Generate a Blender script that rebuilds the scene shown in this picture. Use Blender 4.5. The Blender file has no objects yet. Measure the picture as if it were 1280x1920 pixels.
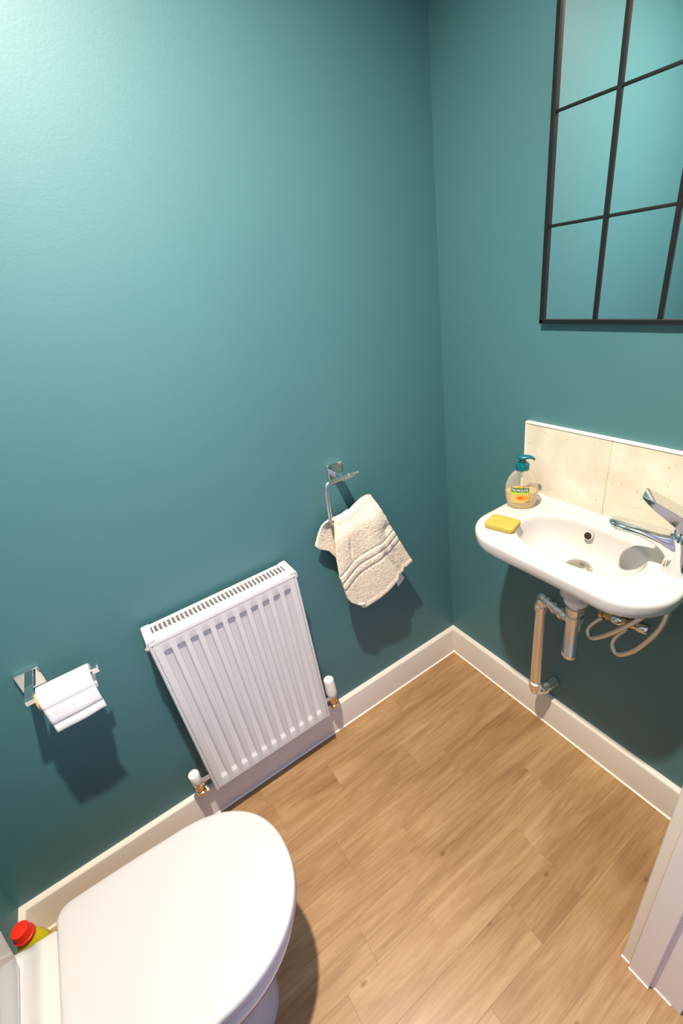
import bpy, bmesh, math, random
from mathutils import Vector, Matrix
random.seed(7)
S = bpy.context.scene
COL = S.collection
PI = math.pi

# ------------------------------------------------------------------ camera, world, exposure
cd = bpy.data.cameras.new('camera')
cam = bpy.data.objects.new('camera', cd); COL.objects.link(cam)
cam.location = (-0.98875, -1.04098, 1.47340)
cam.rotation_euler = (1.072816, 0.147939, -0.575516)
cd.sensor_fit = 'VERTICAL'; cd.sensor_height = 36.0; cd.sensor_width = 24.0
cd.lens = 846.88 / 1920 * 36.0
cd.clip_start = 0.01
S.camera = cam

world = bpy.data.worlds.new('world'); S.world = world; world.use_nodes = True
bgn = world.node_tree.nodes['Background']
bgn.inputs[0].default_value = (0.38, 0.47, 1.0, 1); bgn.inputs[1].default_value = 1.3

vs = S.view_settings
vs.view_transform = 'Standard'; vs.look = 'None'; vs.gamma = 1.0; vs.use_curve_mapping = False
vs.exposure = 0.0

# room: corner of the two visible walls at the origin
XB, YF, ZC = -1.5835, -0.937, 2.40     # back wall (behind the toilet), door wall, ceiling
SKH, SKT = 0.124, 0.0163               # skirting height / thickness

LAMP_POS = (-0.87, -0.63, ZC)
LAMP_POWER = 42.5

# ------------------------------------------------------------------ helpers
def lin(r, g, b):
    f = lambda c: (c / 255) / 12.92 if c / 255 <= 0.04045 else (((c / 255) + 0.055) / 1.055) ** 2.4
    return (f(r), f(g), f(b), 1.0)

MATS = {}
def mat(name, col, rough=0.5, metal=0.0, bump=0.0, bscale=200.0, var=0.0, vscale=6.0, spec=0.5, coat=0.0, trans=0.0,
        ior=1.45, alpha=1.0, emit=None, estr=0.0, sheen=0.0, sss=0.0):
    m = bpy.data.materials.new(name); m.use_nodes = True
    nt = m.node_tree; p = nt.nodes['Principled BSDF']
    p.inputs['Base Color'].default_value = col
    p.inputs['Roughness'].default_value = rough
    p.inputs['Metallic'].default_value = metal
    p.inputs['Specular IOR Level'].default_value = spec
    p.inputs['Coat Weight'].default_value = coat
    p.inputs['Transmission Weight'].default_value = trans
    p.inputs['IOR'].default_value = ior
    p.inputs['Alpha'].default_value = alpha
    p.inputs['Sheen Weight'].default_value = sheen
    if sss:
        p.inputs['Subsurface Weight'].default_value = sss
        p.inputs['Subsurface Radius'].default_value = (0.004, 0.003, 0.002)
    if emit:
        p.inputs['Emission Color'].default_value = emit; p.inputs['Emission Strength'].default_value = estr
    tc = nt.nodes.new('ShaderNodeTexCoord')
    if var:
        n = nt.nodes.new('ShaderNodeTexNoise'); n.inputs['Scale'].default_value = vscale; n.inputs['Detail'].default_value = 5
        nt.links.new(tc.outputs['Object'], n.inputs['Vector'])
        r = nt.nodes.new('ShaderNodeMapRange')
        r.inputs['From Min'].default_value = 0.3; r.inputs['From Max'].default_value = 0.7
        r.inputs['To Min'].default_value = 1 - var; r.inputs['To Max'].default_value = 1 + var
        nt.links.new(n.outputs['Fac'], r.inputs['Value'])
        x = nt.nodes.new('ShaderNodeVectorMath'); x.operation = 'SCALE'
        x.inputs[0].default_value = col[:3]
        nt.links.new(r.outputs[0], x.inputs['Scale'])
        nt.links.new(x.outputs[0], p.inputs['Base Color'])
    if bump:
        n = nt.nodes.new('ShaderNodeTexNoise'); n.inputs['Scale'].default_value = bscale; n.inputs['Detail'].default_value = 3
        nt.links.new(tc.outputs['Object'], n.inputs['Vector'])
        b = nt.nodes.new('ShaderNodeBump'); b.inputs['Strength'].default_value = bump; b.inputs['Distance'].default_value = 0.002
        nt.links.new(n.outputs['Fac'], b.inputs['Height'])
        nt.links.new(b.outputs[0], p.inputs['Normal'])
    MATS[name] = m
    return m

ORIG = {}
class MB:
    """collects geometry in world coordinates; build() links it as one mesh object"""
    def __init__(s): s.v = []; s.f = []
    def quadring(s, rings, cap0=False, cap1=False, closed=True):
        base = len(s.v); n = len(rings[0])
        for r in rings: s.v += [tuple(p) for p in r]
        m = n if closed else n - 1
        for i in range(len(rings) - 1):
            for j in range(m):
                a = base + i * n + j; b = base + i * n + (j + 1) % n
                s.f.append((a, b, b + n, a + n))
        if cap0: s.f.append(tuple(base + j for j in reversed(range(n))))
        if cap1: s.f.append(tuple(base + (len(rings) - 1) * n + j for j in range(n)))
        return s
    def box(s, a, b):
        x0, x1 = sorted((a[0], b[0])); y0, y1 = sorted((a[1], b[1])); z0, z1 = sorted((a[2], b[2]))
        return s.quadring([[(x0, y0, z0), (x1, y0, z0), (x1, y1, z0), (x0, y1, z0)],
                           [(x0, y0, z1), (x1, y0, z1), (x1, y1, z1), (x0, y1, z1)]], True, True)
    def prism(s, poly, d):
        """poly: 3-D points of a planar outline, d: extrusion vector"""
        return s.quadring([poly, [tuple(Vector(p) + Vector(d)) for p in poly]], True, True)
    def tube(s, path, r, n=16, cap=True):
        path = [Vector(p) for p in path]; rr = r if isinstance(r, (list, tuple)) else [r] * len(path)
        rings = []; prev = None
        for i, p in enumerate(path):
            t = (path[min(i + 1, len(path) - 1)] - path[max(i - 1, 0)]).normalized()
            if prev is None:
                u = t.orthogonal().normalized()
            else:
                u = (prev - t * prev.dot(t)).normalized()
            prev = u; w = t.cross(u)
            rings.append([p + (u * math.cos(2 * PI * k / n) + w * math.sin(2 * PI * k / n)) * rr[i] for k in range(n)])
        return s.quadring(rings, cap, cap)
    def lathe(s, prof, o, axis=(0, 0, 1), n=32, cap=True):
        """prof: (radius, height along axis)"""
        a = Vector(axis).normalized(); u = a.orthogonal().normalized(); w = a.cross(u); o = Vector(o)
        rings = [[o + a * h + (u * math.cos(2 * PI * k / n) + w * math.sin(2 * PI * k / n)) * r for k in range(n)] for r, h in prof]
        return s.quadring(rings, cap, cap)
    def grid(s, fn, nu, nv):
        base = len(s.v)
        for j in range(nv + 1):
            for i in range(nu + 1): s.v.append(tuple(fn(i / nu, j / nv)))
        for j in range(nv):
            for i in range(nu):
                a = base + j * (nu + 1) + i
                s.f.append((a, a + 1, a + nu + 2, a + nu + 1))
        return s
    def build(s, name, m, parent=None, origin=None, smooth=True, angle=40, bevel=0, seg=2, recalc=True):
        if parent is not None: o = ORIG[parent.name]
        elif origin is not None: o = Vector(origin)
        else:
            n = len(s.v)
            o = Vector((sum(p[0] for p in s.v) / n, sum(p[1] for p in s.v) / n, min(p[2] for p in s.v)))
        me = bpy.data.meshes.new(name)
        me.from_pydata([tuple(Vector(p) - o) for p in s.v], [], s.f); me.update()
        if recalc:
            b = bmesh.new(); b.from_mesh(me); bmesh.ops.recalc_face_normals(b, faces=b.faces); b.to_mesh(me); b.free()
        me.materials.append(m)
        ob = bpy.data.objects.new(name, me); COL.objects.link(ob)
        if parent is not None: ob.parent = parent
        else: ob.location = o
        ORIG[ob.name] = o
        if smooth:
            for p in me.polygons: p.use_smooth = True
            me.set_sharp_from_angle(angle=math.radians(angle))
        if bevel:
            md = ob.modifiers.new('bevel', 'BEVEL'); md.width = bevel; md.segments = seg
            md.limit_method = 'ANGLE'; md.angle_limit = math.radians(40)
        return ob

def thing(name, loc, label, cat, group=None):
    o = bpy.data.objects.new(name, None); COL.objects.link(o); o.location = loc; o.empty_display_size = 0.05
    ORIG[o.name] = Vector(loc); o['label'] = label; o['category'] = cat
    if group: o['group'] = group
    return o
def tag(o, label, cat, group=None):
    o['label'] = label; o['category'] = cat
    if group: o['group'] = group
    return o
def struct(o, label, cat):
    o['kind'] = 'structure'; o['label'] = label; o['category'] = cat
    return o
def sm(t): t = max(0, min(1, t)); return t * t * (3 - 2 * t)
def interp(pts, t):
    """piecewise smooth interpolation of (t, ...) rows"""
    for a, b in zip(pts, pts[1:]):
        if t <= b[0]:
            k = (t - a[0]) / (b[0] - a[0]); return [p + (q - p) * k for p, q in zip(a[1:], b[1:])]
    return list(pts[-1][1:])
def catmull(pts, n=8, closed=False):
    P = [Vector(p) for p in pts]; out = []; N = len(P)
    for i in range(N if closed else N - 1):
        g = (lambda k: P[k % N]) if closed else (lambda k: P[max(0, min(N - 1, k))])
        a, b, c, d = g(i - 1), g(i), g(i + 1), g(i + 2)
        for j in range(n):
            t = j / n
            out.append(0.5 * ((2 * b) + (c - a) * t + (2 * a - 5 * b + 4 * c - d) * t * t + (3 * b - a - 3 * c + d) * t ** 3))
    if not closed: out.append(P[-1])
    return out

# ------------------------------------------------------------------ materials
def wall_material():
    m = mat('teal_paint', lin(64, 114, 120), rough=0.57, bump=0.10, bscale=260, var=0.03, vscale=3, spec=1.0)
    return m
M_WALL = wall_material()
M_CEIL = mat('ceiling_paint', lin(240, 238, 232), rough=0.9, bump=0.05)
M_TRIM = mat('white_gloss_trim', lin(226, 218, 206), rough=0.32, bump=0.04, bscale=60)
M_SEAL = mat('white_sealant', lin(245, 240, 228), rough=0.35)
M_RAD = mat('radiator_enamel', lin(218, 216, 214), rough=0.28, bump=0.02, bscale=90)
M_CHROME = mat('chrome', (0.82, 0.82, 0.83, 1), rough=0.07, metal=1.0)
M_SATIN = mat('satin_chrome', (0.80, 0.78, 0.75, 1), rough=0.2, metal=1.0)
M_BRASS = mat('brass', (0.72, 0.46, 0.20, 1), rough=0.25, metal=1.0, var=0.15, vscale=120)
M_COPPER = mat('nickel_brass', (0.78, 0.60, 0.42, 1), rough=0.16, metal=1.0)
M_CERAMIC = mat('white_ceramic', lin(200, 198, 195), rough=0.10, coat=0.4)
M_SEAT = mat('white_seat_plastic', lin(188, 186, 185), rough=0.30)
M_BLACK = mat('black_metal', lin(22, 22, 23), rough=0.45, bump=0.05, bscale=300)
M_MIRROR = mat('mirror_glass', (0.93, 0.96, 0.95, 1), rough=0.015, metal=1.0)
M_WHITEPL = mat('white_plastic', lin(240, 236, 226), rough=0.35)
M_PAPER = mat('tissue_paper', lin(246, 242, 240), rough=0.95, bump=0.25, bscale=350)
M_CARD = mat('cardboard', lin(212, 160, 108), rough=0.9, bump=0.15, bscale=200)
M_SOAP = mat('yellow_soap', lin(180, 162, 72), rough=0.55, bump=0.2, bscale=120, var=0.05, vscale=60, sss=0.1)
M_TEALPL = mat('teal_pump_plastic', lin(6, 98, 104), rough=0.30)
M_RED = mat('red_cap_plastic', lin(226, 46, 24), rough=0.35)
M_YEL = mat('yellow_bottle_plastic', lin(208, 190, 8), rough=0.4, var=0.06, vscale=30)
M_DARK = mat('dark_void', lin(40, 26, 18), rough=0.8)
M_LABG = mat('label_green', lin(38, 96, 52), rough=0.4)
M_LABL = mat('label_lime', lin(170, 205, 40), rough=0.4)
M_LABO = mat('label_orange', lin(246, 150, 40), rough=0.4, var=0.25, vscale=160)
M_LABY = mat('label_yellow', lin(214, 182, 104), rough=0.45)
M_LABW = mat('label_white', lin(245, 248, 240), rough=0.4)
M_GREY = mat('grey_plastic', lin(170, 170, 172), rough=0.35)

def clear_plastic():
    m = bpy.data.materials.new('clear_bottle_plastic'); m.use_nodes = True
    nt = m.node_tree; nt.nodes.clear()
    out = nt.nodes.new('ShaderNodeOutputMaterial'); mix = nt.nodes.new('ShaderNodeMixShader')
    tr = nt.nodes.new('ShaderNodeBsdfTransparent'); tr.inputs[0].default_value = (0.97, 0.955, 0.93, 1)
    gl = nt.nodes.new('ShaderNodeBsdfPrincipled'); gl.inputs['Base Color'].default_value = lin(235, 222, 200); gl.inputs['Roughness'].default_value = 0.12
    lw = nt.nodes.new('ShaderNodeLayerWeight'); lw.inputs[0].default_value = 0.35
    mr = nt.nodes.new('ShaderNodeMapRange'); mr.inputs['To Min'].default_value = 0.16; mr.inputs['To Max'].default_value = 0.75
    nt.links.new(lw.outputs['Facing'], mr.inputs['Value']); nt.links.new(mr.outputs[0], mix.inputs[0])
    nt.links.new(tr.outputs[0], mix.inputs[1]); nt.links.new(gl.outputs[0], mix.inputs[2])
    nt.links.new(mix.outputs[0], out.inputs[0])
    return m
M_CLEAR = clear_plastic()
M_LIQ = mat('yellow_hand_soap', lin(216, 184, 104), rough=0.25, sss=0.2)

def stone_tile():
    m = mat('cream_tile', lin(236, 226, 206), rough=0.28)
    nt = m.node_tree; p = nt.nodes['Principled BSDF']; L = nt.links
    tc = nt.nodes.new('ShaderNodeTexCoord')
    n1 = nt.nodes.new('ShaderNodeTexNoise'); n1.inputs['Scale'].default_value = 14; n1.inputs['Detail'].default_value = 8
    n2 = nt.nodes.new('ShaderNodeTexNoise'); n2.inputs['Scale'].default_value = 140; n2.inputs['Detail'].default_value = 4
    L.new(tc.outputs['Object'], n1.inputs['Vector']); L.new(tc.outputs['Object'], n2.inputs['Vector'])
    cr = nt.nodes.new('ShaderNodeValToRGB'); cr.color_ramp.elements[0].position = 0.35; cr.color_ramp.elements[0].color = lin(214, 203, 182)
    cr.color_ramp.elements[1].position = 0.65; cr.color_ramp.elements[1].color = lin(230, 221, 204)
    L.new(n1.outputs['Fac'], cr.inputs[0])
    sp = nt.nodes.new('ShaderNodeValToRGB'); sp.color_ramp.elements[0].position = 0.27; sp.color_ramp.elements[0].color = lin(176, 164, 138)
    sp.color_ramp.elements[1].position = 0.34; sp.color_ramp.elements[1].color = (1, 1, 1, 1)
    L.new(n2.outputs['Fac'], sp.inputs[0])
    mx = nt.nodes.new('ShaderNodeMix'); mx.data_type = 'RGBA'; mx.blend_type = 'MULTIPLY'; mx.inputs[0].default_value = 0.7
    L.new(cr.outputs[0], mx.inputs[6]); L.new(sp.outputs[0], mx.inputs[7]); L.new(mx.outputs[2], p.inputs['Base Color'])
    return m
M_TILE = stone_tile()

def wood():
    m = mat('oak_laminate', lin(205, 160, 105), rough=0.36, spec=0.4)
    nt = m.node_tree; p = nt.nodes['Principled BSDF']; L = nt.links; N = nt.nodes.new
    geo = N('ShaderNodeNewGeometry'); oi = N('ShaderNodeObjectInfo')
    mul = N('ShaderNodeVectorMath'); mul.operation = 'SCALE'; mul.inputs[0].default_value = (13.7, 7.3, 21.1)
    L.new(oi.outputs['Random'], mul.inputs['Scale'])
    add = N('ShaderNodeVectorMath'); L.new(geo.outputs['Position'], add.inputs[0]); L.new(mul.outputs[0], add.inputs[1])
    def noise(scale, vec, detail=5, dist=0.0, rough=0.55):
        mp = N('ShaderNodeMapping'); mp.inputs['Scale'].default_value = vec; L.new(add.outputs[0], mp.inputs[0])
        n = N('ShaderNodeTexNoise'); n.inputs['Scale'].default_value = scale; n.inputs['Detail'].default_value = detail
        n.inputs['Distortion'].default_value = dist; n.inputs['Roughness'].default_value = rough; L.new(mp.outputs[0], n.inputs['Vector'])
        return n
    broad = noise(5, (0.42, 2.4, 1), 5, 1.6, 0.6)
    grain = noise(22, (0.11, 1.9, 1), 6, 2.6, 0.62)
    fine = noise(120, (0.05, 2.2, 1), 3, 0.3)
    cr = N('ShaderNodeValToRGB'); e = cr.color_ramp.elements
    e[0].position = 0.34; e[0].color = lin(136, 100, 66); e[1].position = 0.66; e[1].color = lin(182, 149, 108)
    x = cr.color_ramp.elements.new(0.5); x.color = lin(160, 125, 86)
    def madd(a, fa, b, fb):
        q = N('ShaderNodeMath'); q.operation = 'MULTIPLY'; q.inputs[1].default_value = fa; L.new(a, q.inputs[0])
        r = N('ShaderNodeMath'); r.operation = 'MULTIPLY_ADD'; r.inputs[1].default_value = fb; L.new(b, r.inputs[0]); L.new(q.outputs[0], r.inputs[2])
        return r.outputs[0]
    f1 = madd(broad.outputs['Fac'], 0.52, grain.outputs['Fac'], 0.34)
    f2 = N('ShaderNodeMath'); f2.operation = 'MULTIPLY_ADD'; f2.inputs[1].default_value = 0.14; L.new(fine.outputs['Fac'], f2.inputs[0]); L.new(f1, f2.inputs[2])
    rnd = N('ShaderNodeMath'); rnd.operation = 'MULTIPLY_ADD'; rnd.inputs[1].default_value = 0.07; L.new(oi.outputs['Random'], rnd.inputs[0])
    sb = N('ShaderNodeMath'); sb.operation = 'SUBTRACT'; sb.inputs[1].default_value = 0.035; L.new(f2.outputs[0], sb.inputs[0]); L.new(sb.outputs[0], rnd.inputs[2])
    L.new(rnd.outputs[0], cr.inputs[0])
    # knots
    mp = N('ShaderNodeMapping'); mp.inputs['Scale'].default_value = (3.6, 7.0, 1); L.new(add.outputs[0], mp.inputs[0])
    vo = N('ShaderNodeTexVoronoi'); vo.inputs['Scale'].default_value = 1.5; vo.inputs['Randomness'].default_value = 1.0; L.new(mp.outputs[0], vo.inputs['Vector'])
    kr = N('ShaderNodeValToRGB'); k = kr.color_ramp.elements
    k[0].position = 0.0; k[0].color = lin(150, 104, 66); k[1].position = 0.07; k[1].color = (1, 1, 1, 1)
    k2 = kr.color_ramp.elements.new(0.03); k2.color = lin(196, 160, 120)
    L.new(vo.outputs['Distance'], kr.inputs[0])
    mx = N('ShaderNodeMix'); mx.data_type = 'RGBA'; mx.blend_type = 'MULTIPLY'; mx.inputs[0].default_value = 0.75
    L.new(cr.outputs[0], mx.inputs[6]); L.new(kr.outputs[0], mx.inputs[7]); L.new(mx.outputs[2], p.inputs['Base Color'])
    b = N('ShaderNodeBump'); b.inputs['Strength'].default_value = 0.06; b.inputs['Distance'].default_value = 0.001
    L.new(fine.outputs['Fac'], b.inputs['Height']); L.new(b.outputs[0], p.inputs['Normal'])
    return m
M_WOOD = wood()

def terry():
    m = mat('cream_terry', lin(246, 232, 208), rough=0.95, sheen=0.3)
    nt = m.node_tree; p = nt.nodes['Principled BSDF']; L = nt.links
    tc = nt.nodes.new('ShaderNodeTexCoord')
    v = nt.nodes.new('ShaderNodeTexVoronoi'); v.inputs['Scale'].default_value = 420
    n = nt.nodes.new('ShaderNodeTexNoise'); n.inputs['Scale'].default_value = 160; n.inputs['Detail'].default_value = 4
    L.new(tc.outputs['Object'], v.inputs['Vector']); L.new(tc.outputs['Object'], n.inputs['Vector'])
    a = nt.nodes.new('ShaderNodeMath'); a.operation = 'ADD'; L.new(v.outputs['Distance'], a.inputs[0]); L.new(n.outputs['Fac'], a.inputs[1])
    b = nt.nodes.new('ShaderNodeBump'); b.inputs['Strength'].default_value = 0.7; b.inputs['Distance'].default_value = 0.0025
    L.new(a.outputs[0], b.inputs['Height']); L.new(b.outputs[0], p.inputs['Normal'])
    cr = nt.nodes.new('ShaderNodeValToRGB'); cr.color_ramp.elements[0].position = 0.3; cr.color_ramp.elements[0].color = lin(232, 212, 184)
    cr.color_ramp.elements[1].position = 0.65; cr.color_ramp.elements[1].color = lin(250, 238, 218)
    L.new(n.outputs['Fac'], cr.inputs[0]); L.new(cr.outputs[0], p.inputs['Base Color'])
    return m
M_TERRY = terry()

# ------------------------------------------------------------------ room shell
T = 0.08
struct(MB().box((XB - T, 0, -0.03), (T, T, ZC)).build('wall_left', M_WALL, smooth=False), 'teal painted wall behind the white radiator', 'wall')
struct(MB().box((0, YF - 0.13, -0.03), (T, 0, ZC)).build('wall_right', M_WALL, smooth=False), 'teal painted wall behind the hand basin and mirror', 'wall')
struct(MB().box((XB - T, YF - 0.13, -0.03), (XB, 0, ZC)).build('wall_back', M_WALL, smooth=False), 'teal painted wall behind the toilet cistern', 'wall')
DX1, DX0, DH = -0.385, -1.165, 2.02          # door opening
w = MB()
w.box((DX1, YF - 0.10, -0.03), (0, YF, ZC)); w.box((XB, YF - 0.10, -0.03), (DX0, YF, ZC)); w.box((DX0, YF - 0.10, DH), (DX1, YF, ZC))
struct(w.build('wall_front', M_WALL, smooth=False), 'teal painted wall around the doorway', 'wall')
M_HALL_ADDED = mat('cream_added_wall_paint', lin(226, 214, 196), rough=0.8, bump=0.06, bscale=220)
struct(MB().box((-1.36, -1.75, -0.03), (-1.28, YF - 0.10, ZC)).build('wall_hall_added', M_HALL_ADDED, smooth=False), 'unseen cream wall added outside the doorway to block blue light', 'wall')  # unseen wall, added to keep the blue world light off the door jamb
struct(MB().box((XB - T, YF - 0.13, ZC), (T, T, ZC + 0.06)).build('ceiling', M_CEIL, smooth=False), 'white ceiling of the small cloakroom', 'ceiling')
floor = struct(MB().box((XB - T, -1.75, -0.04), (T, T, -0.008)).build('floor', M_DARK, smooth=False), 'oak effect laminate plank floor', 'floor')

# planks: strips 100 mm wide running along x
JOINTS = {0: [-0.363, -0.925], 1: [-0.70, -0.91, -1.30], 2: [-0.455, -1.02], 3: [-0.36, -0.80, -1.25], 4: [-0.62, -1.12], 5: [-0.20, -0.86, -1.36],
          6: [-0.364, -0.95], 7: [-0.362, -0.52, -1.16], 8: [-0.70, -1.22], 9: [-0.28, -0.92], 10: [-0.55, -1.10], 11: [-0.33, -1.3], 12: [-0.8], 13: [-0.45, -1.2]}
def plank(x0, x1, y0, y1):
    c = 0.0004; g = 0.00006
    x0 += g; x1 -= g; y0 += g; y1 -= g
    r = lambda i, z: [(x0 + i, y0 + i, z), (x1 - i, y0 + i, z), (x1 - i, y1 - i, z), (x0 + i, y1 - i, z)]
    m = MB().quadring([r(0, -0.008), r(0, -c * 0.6), r(c, 0.0)], False, True)
    m.build('plank', M_WOOD, parent=floor, smooth=False)
for k in range(17):
    ya = 0.0 - 0.005 - 0.1 * k
    yb = ya - 0.1
    if k == 0: ya = 0.0
    ends = [0.0] + JOINTS.get(k, [-0.5 - 0.07 * (k % 4), -1.15]) + [XB]
    if yb < -1.06: ends[0] = 0.0
    for a, b in zip(ends, ends[1:]): plank(b, a, yb, ya)

# skirting boards
def skirting(name, path_a, path_b, inward, label, mit_a=0, mit_b=0):
    a = Vector(path_a); b = Vector(path_b); i = Vector(inward); d = (b - a).normalized()
    prof = [(0, 0), (SKT, 0), (SKT, SKH - 0.012), (SKT - 0.0012, SKH - 0.0065), (SKT - 0.004, SKH - 0.003), (SKT - 0.008, SKH - 0.0008), (0, SKH)]
    ra = [a + i * p + d * (p * mit_a) + Vector((0, 0, z)) for p, z in prof]
    rb = [b + i * p - d * (p * mit_b) + Vector((0, 0, z)) for p, z in prof]
    o = struct(MB().quadring([ra, rb], True, True).build(name, M_TRIM, angle=25), label, 'baseboard')
    q = 0.004
    prof = [(SKT - 0.001, 0), (SKT + q, 0), (SKT + q * 0.45, q * 0.35), (SKT, q), (SKT - 0.001, q)]
    ra = [a + i * p + d * (p * mit_a) + Vector((0, 0, z)) for p, z in prof]
    rb = [b + i * p - d * (p * mit_b) + Vector((0, 0, z)) for p, z in prof]
    s = MB().quadring([ra, rb], True, True).build('sealant_bead', M_SEAL, parent=o, angle=25)
    return o
skirting('baseboard_left', (XB, 0, 0), (0, 0, 0), (0, -1, 0), 'white skirting board under the radiator', 1, 1)
skirting('baseboard_right', (0, 0, 0), (0, YF, 0), (-1, 0, 0), 'white skirting board under the basin', 1, 0)
skirting('baseboard_back', (XB, YF, 0), (XB, 0, 0), (1, 0, 0), 'white skirting board behind the toilet', 0, 1)

# door frame
dr = bpy.data.objects.new('door_1', None); COL.objects.link(dr); dr.location = (-0.775, YF, 0); ORIG['door_1'] = Vector((-0.775, YF, 0))
struct(dr, 'white painted door frame of the open doorway', 'door frame')
for sx, xe in ((1, DX1), (-1, DX0)):
    # lining board
    a = MB().box((xe - sx * 0.006, YF - 0.10, 0), (xe, YF + 0.0002, DH)); a.build('lining', M_TRIM, parent=dr, bevel=0.001)
    MB().box((xe - sx * 0.017, YF - 0.0435, 0), (xe - sx * 0.006, YF, DH - 0.006)).build('door_stop', M_TRIM, parent=dr, bevel=0.0015)
    ar = MB(); y0 = YF
    x0 = xe - sx * 0.009; x1 = xe + sx * 0.056
    ar.quadring([[(x0, y0, z), (x0, y0 + 0.0165, z), (x0 + sx * 0.004, y0 + 0.019, z), (x0 + sx * 0.05, y0 + 0.019, z), (x1, y0 + 0.010, z), (x1, y0, z)] for z in (0, DH + 0.06)], True, True)
    ar.build('architrave', M_TRIM, parent=dr, angle=20)
    hh = MB().box((xe + sx * 0.002, YF - 0.10 - 0.018, 0), (xe + sx * 0.065, YF - 0.10, DH + 0.06)); hh.build('architrave', M_TRIM, parent=dr, bevel=0.003)
    MB().box((xe - sx * 0.0195, YF - 0.043, 0), (xe - sx * 0.0165, YF - 0.001, 0.004)).build('sealant_bead', M_SEAL, parent=dr)
for y0, y1, xo in ((YF + 0.0005, YF + 0.019, 0.0115), (YF - 0.083, YF - 0.044, 0.0085)):
    for sx, xe in ((1, DX1), (-1, DX0)): MB().box((xe - sx * xo, y0, 0), (xe - sx * (xo - 0.004), y1, 0.004)).build('sealant_bead', M_SEAL, parent=dr)
MB().box((DX0, YF - 0.10, DH - 0.006), (DX1, YF, DH)).build('lining', M_TRIM, parent=dr)
MB().box((DX0 - 0.056, YF, DH), (DX1 + 0.056, YF + 0.019, DH + 0.06)).build('architrave', M_TRIM, parent=dr, bevel=0.003)

# ------------------------------------------------------------------ ceiling lamp
lp = thing('ceiling_downlight', (LAMP_POS[0], LAMP_POS[1], ZC - 0.014), 'small round chrome downlight set in the white ceiling', 'light')
MB().lathe([(0.028, -0.004), (0.044, -0.004), (0.046, 0.0), (0.046, 0.014), (0.028, 0.014)], (LAMP_POS[0], LAMP_POS[1], ZC - 0.014), n=40, cap=False).build('bezel', M_CHROME, parent=lp)
M_LENS = mat('lamp_lens', (1, 1, 1, 1), rough=0.4, emit=(1, 0.86, 0.70, 1), estr=6)
MB().lathe([(0.0282, 0.010), (0.0282, 0.012)], (LAMP_POS[0], LAMP_POS[1], ZC - 0.014), n=40).build('lens', M_LENS, parent=lp)
ld = bpy.data.lights.new('lamp_beam', 'AREA'); ld.shape = 'DISK'; ld.size = 0.052; ld.energy = LAMP_POWER; ld.color = (1.0, 0.875, 0.735)
ld.spread = math.radians(139)
lo = bpy.data.objects.new('lamp_beam', ld); COL.objects.link(lo); lo.parent = lp; lo.location = (0, 0, -0.006)

# ------------------------------------------------------------------ radiator
R0, R1, RF, RB, RZ0, RZ1 = -1.0396, -0.6391, -0.0847, -0.0175, 0.1885, 0.7760
rad = thing('radiator', ((R0 + R1) / 2, (RF + RB) / 2, RZ0), 'white enamelled steel panel radiator with vertical flutes on teal wall', 'radiator')
NG = 11
xs = [R0 + 0.0095, R0 + 0.012, R0 + 0.016]; gx = [0, 0, 0]
ga, gb = R0 + 0.0260, R1 - 0.0255
pitch = (gb - ga) / (NG - 0.30)
for k in range(NG):
    s0 = ga + k * pitch
    for t, dpt in ((0, 0), (0.04, 0.08), (0.13, 0.92), (0.16, 1), (0.54, 1), (0.57, 0.92), (0.66, 0.08), (0.70, 0)):
        xs.append(s0 + t * pitch); gx.append(dpt)
xs += [R1 - 0.016, R1 - 0.012, R1 - 0.0095]; gx += [0, 0, 0]
zs = [(RZ0, 0), (RZ0 + 0.003, 0), (RZ0 + 0.034, 0), (RZ0 + 0.036, 0.1), (RZ0 + 0.044, 0.92), (RZ0 + 0.047, 1), (RZ1 - 0.052, 1), (RZ1 - 0.049, 0.92), (RZ1 - 0.041, 0.08), (RZ1 - 0.039, 0), (RZ1 - 0.006, 0), (RZ1 - 0.0015, 0)]
GD = 0.0075
pm = MB(); n = len(xs)
for z, hz in zs:
    for x, g in zip(xs, gx):
        e = 0.003 if z in (RZ0, RZ1 - 0.0015) else 0.0
        if x in (xs[0], xs[-1]): e += 0.0015
        pm.v.append((x, RF + g * hz * GD + e, z))
for j in range(len(zs) - 1):
    for i in range(n - 1):
        a = j * n + i; pm.f.append((a, a + 1, a + n + 1, a + n))
b0 = len(pm.v)
pm.v += [(xs[0], RF + 0.02, RZ0), (xs[-1], RF + 0.02, RZ0), (xs[-1], RF + 0.02, RZ1 - 0.0015), (xs[0], RF + 0.02, RZ1 - 0.0015)]
pm.f.append((b0 + 3, b0 + 2, b0 + 1, b0))
pm.f.append(tuple([b0, b0 + 1] + [n - 1 - i for i in range(n)]))
L = (len(zs) - 1) * n
pm.f.append(tuple([b0 + 2, b0 + 3] + [L + i for i in range(n)]))
pm.f.append(tuple([b0 + 3, b0] + [j * n for j in range(len(zs))]))
pm.f.append(tuple([b0 + 1, b0 + 2] + [j * n + n - 1 for j in reversed(range(len(zs)))]))
pm.build('front_panel', M_RAD, parent=rad, angle=30)
for xa, sx in ((R0, 1), (R1, -1)):
    pr = [(xa + sx * 0.0005, RF + 0.006), (xa + sx * 0.002, RF + 0.0015), (xa + sx * 0.005, RF - 0.0005), (xa + sx * 0.0088, RF + 0.0005), (xa + sx * 0.0088, RF + 0.02), (xa + sx * 0.003, RF + 0.02), (xa + sx * 0.003, RB), (xa, RB)]
    MB().quadring([[(x, y, z) for x, y in pr] for z in (RZ0 - 0.002, RZ1 - 0.002)], True, True).build('side_panel', M_RAD, parent=rad, angle=30)
gr = MB()
gz = RZ1 + 0.0035
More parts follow.
